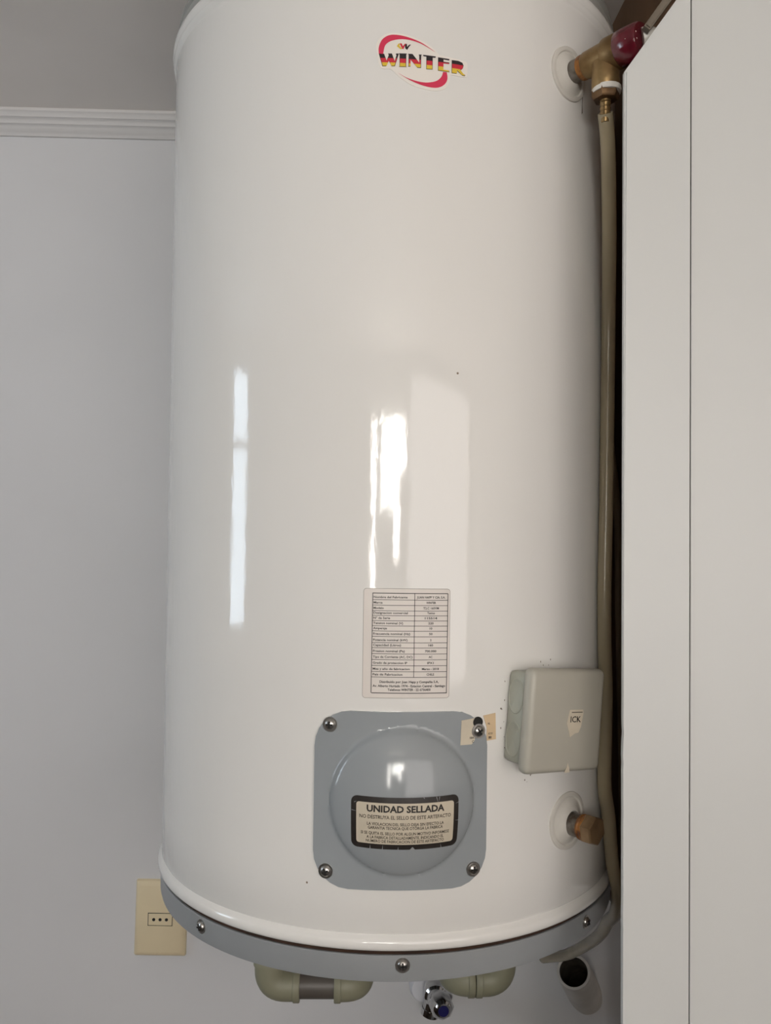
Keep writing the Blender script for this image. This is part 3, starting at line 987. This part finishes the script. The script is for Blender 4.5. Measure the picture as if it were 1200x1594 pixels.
elbow(tr, (0.0990, 0, zp + 0.005), (0.0770, 0, zp + 0.005), (0.0770, 0.032, zp + 0.005))
obj('wall_pipe', rev(bmesh.new(), (0.0770, 0.015, zp + 0.005), (0, 1, 0), [(0, 0), (0, 0.0125), (0.2555, 0.0125), (0.2555, 0)], 24), 'pvc_dark', tr)

# ------------------------------------------------------------------ chrome stop valve on the wall
V = Vector((0.0760, WALL_Y, 1.1180))
sv = thing('stop_valve', 'small chrome stop valve with a blue dot under the tank', 'valve', tuple(V))
obj('wall_rosette', rev(bmesh.new(), Vector((0.0640, WALL_Y, 1.1150)), (0, -1, 0), [(-0.0005, 0), (-0.0005, 0.0200), (0.016, 0.0195), (0.022, 0.0170), (0.0225, 0)], 32), 'white_pl', sv, 'white plastic wall rosette')
V = Vector((0.0765, WALL_Y, 1.1255))
bm = bmesh.new()
rev(bm, V, (0, -1, 0), [(-0.0005, 0), (-0.0005, 0.0120), (0.040, 0.0120), (0.040, 0.0150), (0.060, 0.0150), (0.063, 0.0120), (0.076, 0.0110), (0.076, 0)], 24)
rev(bm, V + Vector((0, -0.050, 0)), (-0.25, 0, -1), [(0.006, 0), (0.006, 0.0115), (0.022, 0.0115), (0.022, 0.0125), (0.030, 0.0125), (0.030, 0)], 20)
rev(bm, V + Vector((0, -0.050, 0)), (0.8, 0, -0.35), [(0.006, 0), (0.008, 0.0105), (0.020, 0.0100), (0.023, 0.007), (0.023, 0)], 6)
obj('valve_body', bm, 'chrome', sv, 'chrome valve body')
kn = Vector((0.0800, 0.196, 1.1285))
kd = Vector((0.10, -1, 0.06)).normalized()
bm = rev(bmesh.new(), kn, kd, [(0, 0), (0, 0.0120), (0.005, 0.0160), (0.020, 0.0160), (0.027, 0.0125), (0.030, 0.0095), (0.0305, 0)], 8)
obj('knob', bm, 'chrome', sv, 'ribbed chrome knob')
obj('blue_dot', rev(bmesh.new(), kn + kd * 0.0303, kd, [(0, 0), (0, 0.0070), (0.0008, 0.0066), (0.0010, 0)], 24), 'blue', sv, 'dark blue cap')

# ------------------------------------------------------------------ open white pipe end on the wall at lower right
a = Vector((0.2640, 0.215, 1.1560)); b = Vector((0.3000, 0.285, 1.0860))
d = (b - a)
bm = rev(bmesh.new(), a, d, [(0.06, 0.0), (0.06, 0.0175), (0.0, 0.0190), (0.0, 0.0225), (0.03, 0.0235), (d.length, 0.0240)], 32, mats=[1, 1, 0, 0, 0])
wp = obj('drain_pipe', bm, ['sleeve', 'grime'])  # second material paints the mouth's inner shade
tag(wp, 'dirty white open pipe end on the wall below the drain hose', 'pipe')

# ------------------------------------------------------------------ beige socket on the wall
S = Vector((-0.3050, WALL_Y, 1.2050))
so = thing('wall_socket', 'beige wall socket with three holes beside the bottom of the tank', 'socket', tuple(S))
srot = Matrix.Rotation(math.radians(1.0), 3, 'Y')


def splace(bm):
    for v in bm.verts:
        v.co = srot @ v.co + S
    return bm


bm = bmesh.new()
lv = []
for hw, hh, y in ((0.0360, 0.0525, 0.001), (0.0360, 0.0525, -0.0030), (0.0345, 0.0508, -0.0055), (0.0275, 0.0435, -0.0085), (0.0, 0.0, -0.0085)):
    if hw == 0:
        continue
    lv.append([bm.verts.new((sx * hw, y, sz * hh)) for sx, sz in ((-1, -1), (1, -1), (1, 1), (-1, 1))])
for i in range(len(lv) - 1):
    for k in range(4):
        q = (k + 1) % 4
        bm.faces.new((lv[i][k], lv[i][q], lv[i + 1][q], lv[i + 1][k]))
bm.faces.new(lv[-1])
bmesh.ops.bevel(bm, geom=[e_ for e_ in bm.edges if len(e_.link_faces) == 2], offset=0.0012, segments=2, affect='EDGES', clamp_overlap=True)
obj('plate', splace(bm), 'socket', so)
obj('module_gap', splace(bx((-0.0172, -0.0087, -0.0089), (0.0172, -0.0080, 0.0089))), 'dark', so)
md = obj('module', splace(bx((-0.0164, -0.0094, -0.0081), (0.0164, -0.0080, 0.0081), 0.0004, 1)), 'socket', so)
for k in (-1, 0, 1):
    obj('pin_hole', splace(rev(bmesh.new(), (k * 0.0088, -0.0092, 0), (0, -1, 0), [(0, 0), (0, 0.0022), (0.0004, 0.0022), (0.0004, 0)], 16)), 'dark', so)

# ------------------------------------------------------------------ white boarded partition at the right
PY = -0.268
part = thing('partition', 'white painted board partition with one corner cut off, right of the tank', 'partition', (0.30, PY, 0))


def slab(pts, y0, y1, bev=0.0012):
    bm = bmesh.new()
    f = [bm.verts.new((x, y0, z)) for x, z in pts]
    k = [bm.verts.new((x, y1, z)) for x, z in pts]
    bm.faces.new(f); bm.faces.new(k[::-1])
    for i in range(len(pts)):
        j = (i + 1) % len(pts)
        bm.faces.new((f[i], f[j], k[j], k[i]))
    bmesh.ops.bevel(bm, geom=[e_ for e_ in bm.edges if abs(e_.verts[0].co.y - y0) < 1e-6 and abs(e_.verts[1].co.y - y0) < 1e-6],
                    offset=bev, segments=2, affect='EDGES', clamp_overlap=True)
    return bm


def chip(z):
    """slightly chipped lower edge of the board"""
    return 0.0005 * noise.noise(Vector((z * 60, 3.1, 0))) + 0.0003 * noise.noise(Vector((z * 170, 9.1, 0)))


edge = lambda z: 0.1793 + (2.1297 - z) * 0.0047
gro = lambda z: 0.2344 + (2.1846 - z) * 0.0031
pts = [(edge(2.1297), 2.1297)]
z = 1.62
while z > 1.38:
    pts.append((edge(z) + (chip(z) if 1.42 < z < 1.60 else 0), z)); z -= 0.006
pts += [(edge(0.0), 0.0), (gro(0.0) - 0.0006, 0.0), (gro(CEIL) - 0.0006, CEIL), (0.2211 + (CEIL - 2.1896) * 0.7073, CEIL)]
pts = [p for p in pts]
dx = 0.2211 - edge(2.1297); dz = 2.1896 - 2.1297
ztop = 2.1297 + dz * (gro(2.25) - 0.0006 - edge(2.1297)) / dx
pts = pts[:-2] + [(gro(ztop) - 0.0006, ztop)]
obj('board', slab(pts, PY, PY + 0.006, 0.0016), 'board', part)
zt2 = ztop
pts2 = [(gro(0) + 0.0006, 0.0), (0.62, 0.0), (0.62, CEIL), (0.2211 + (CEIL - 2.1896) * dx / dz, CEIL), (gro(zt2) + 0.0006, zt2 + 0.0012 * dz / dx)]
obj('board', slab(pts2, PY + 0.0016, PY + 0.007, 0.0003), 'board', part)
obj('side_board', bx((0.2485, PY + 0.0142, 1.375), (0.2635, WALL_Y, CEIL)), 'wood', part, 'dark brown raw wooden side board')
# narrow batten behind the cut corner
nrm = Vector((-dz, dx)).normalized()
p0 = Vector((edge(2.1297), 2.1297)) + Vector((dx, dz)) * 0.62
p1 = p0 + Vector((dx, dz)) * 2.6
q = [p0 + nrm * 0.0035, p1 + nrm * 0.0035, p1 + nrm * 0.0105, p0 + nrm * 0.0095]
obj('batten', slab([(v.x, v.y) for v in q], PY + 0.0065, PY + 0.014), 'batten', part, 'narrow brown-grey batten behind the cut corner')
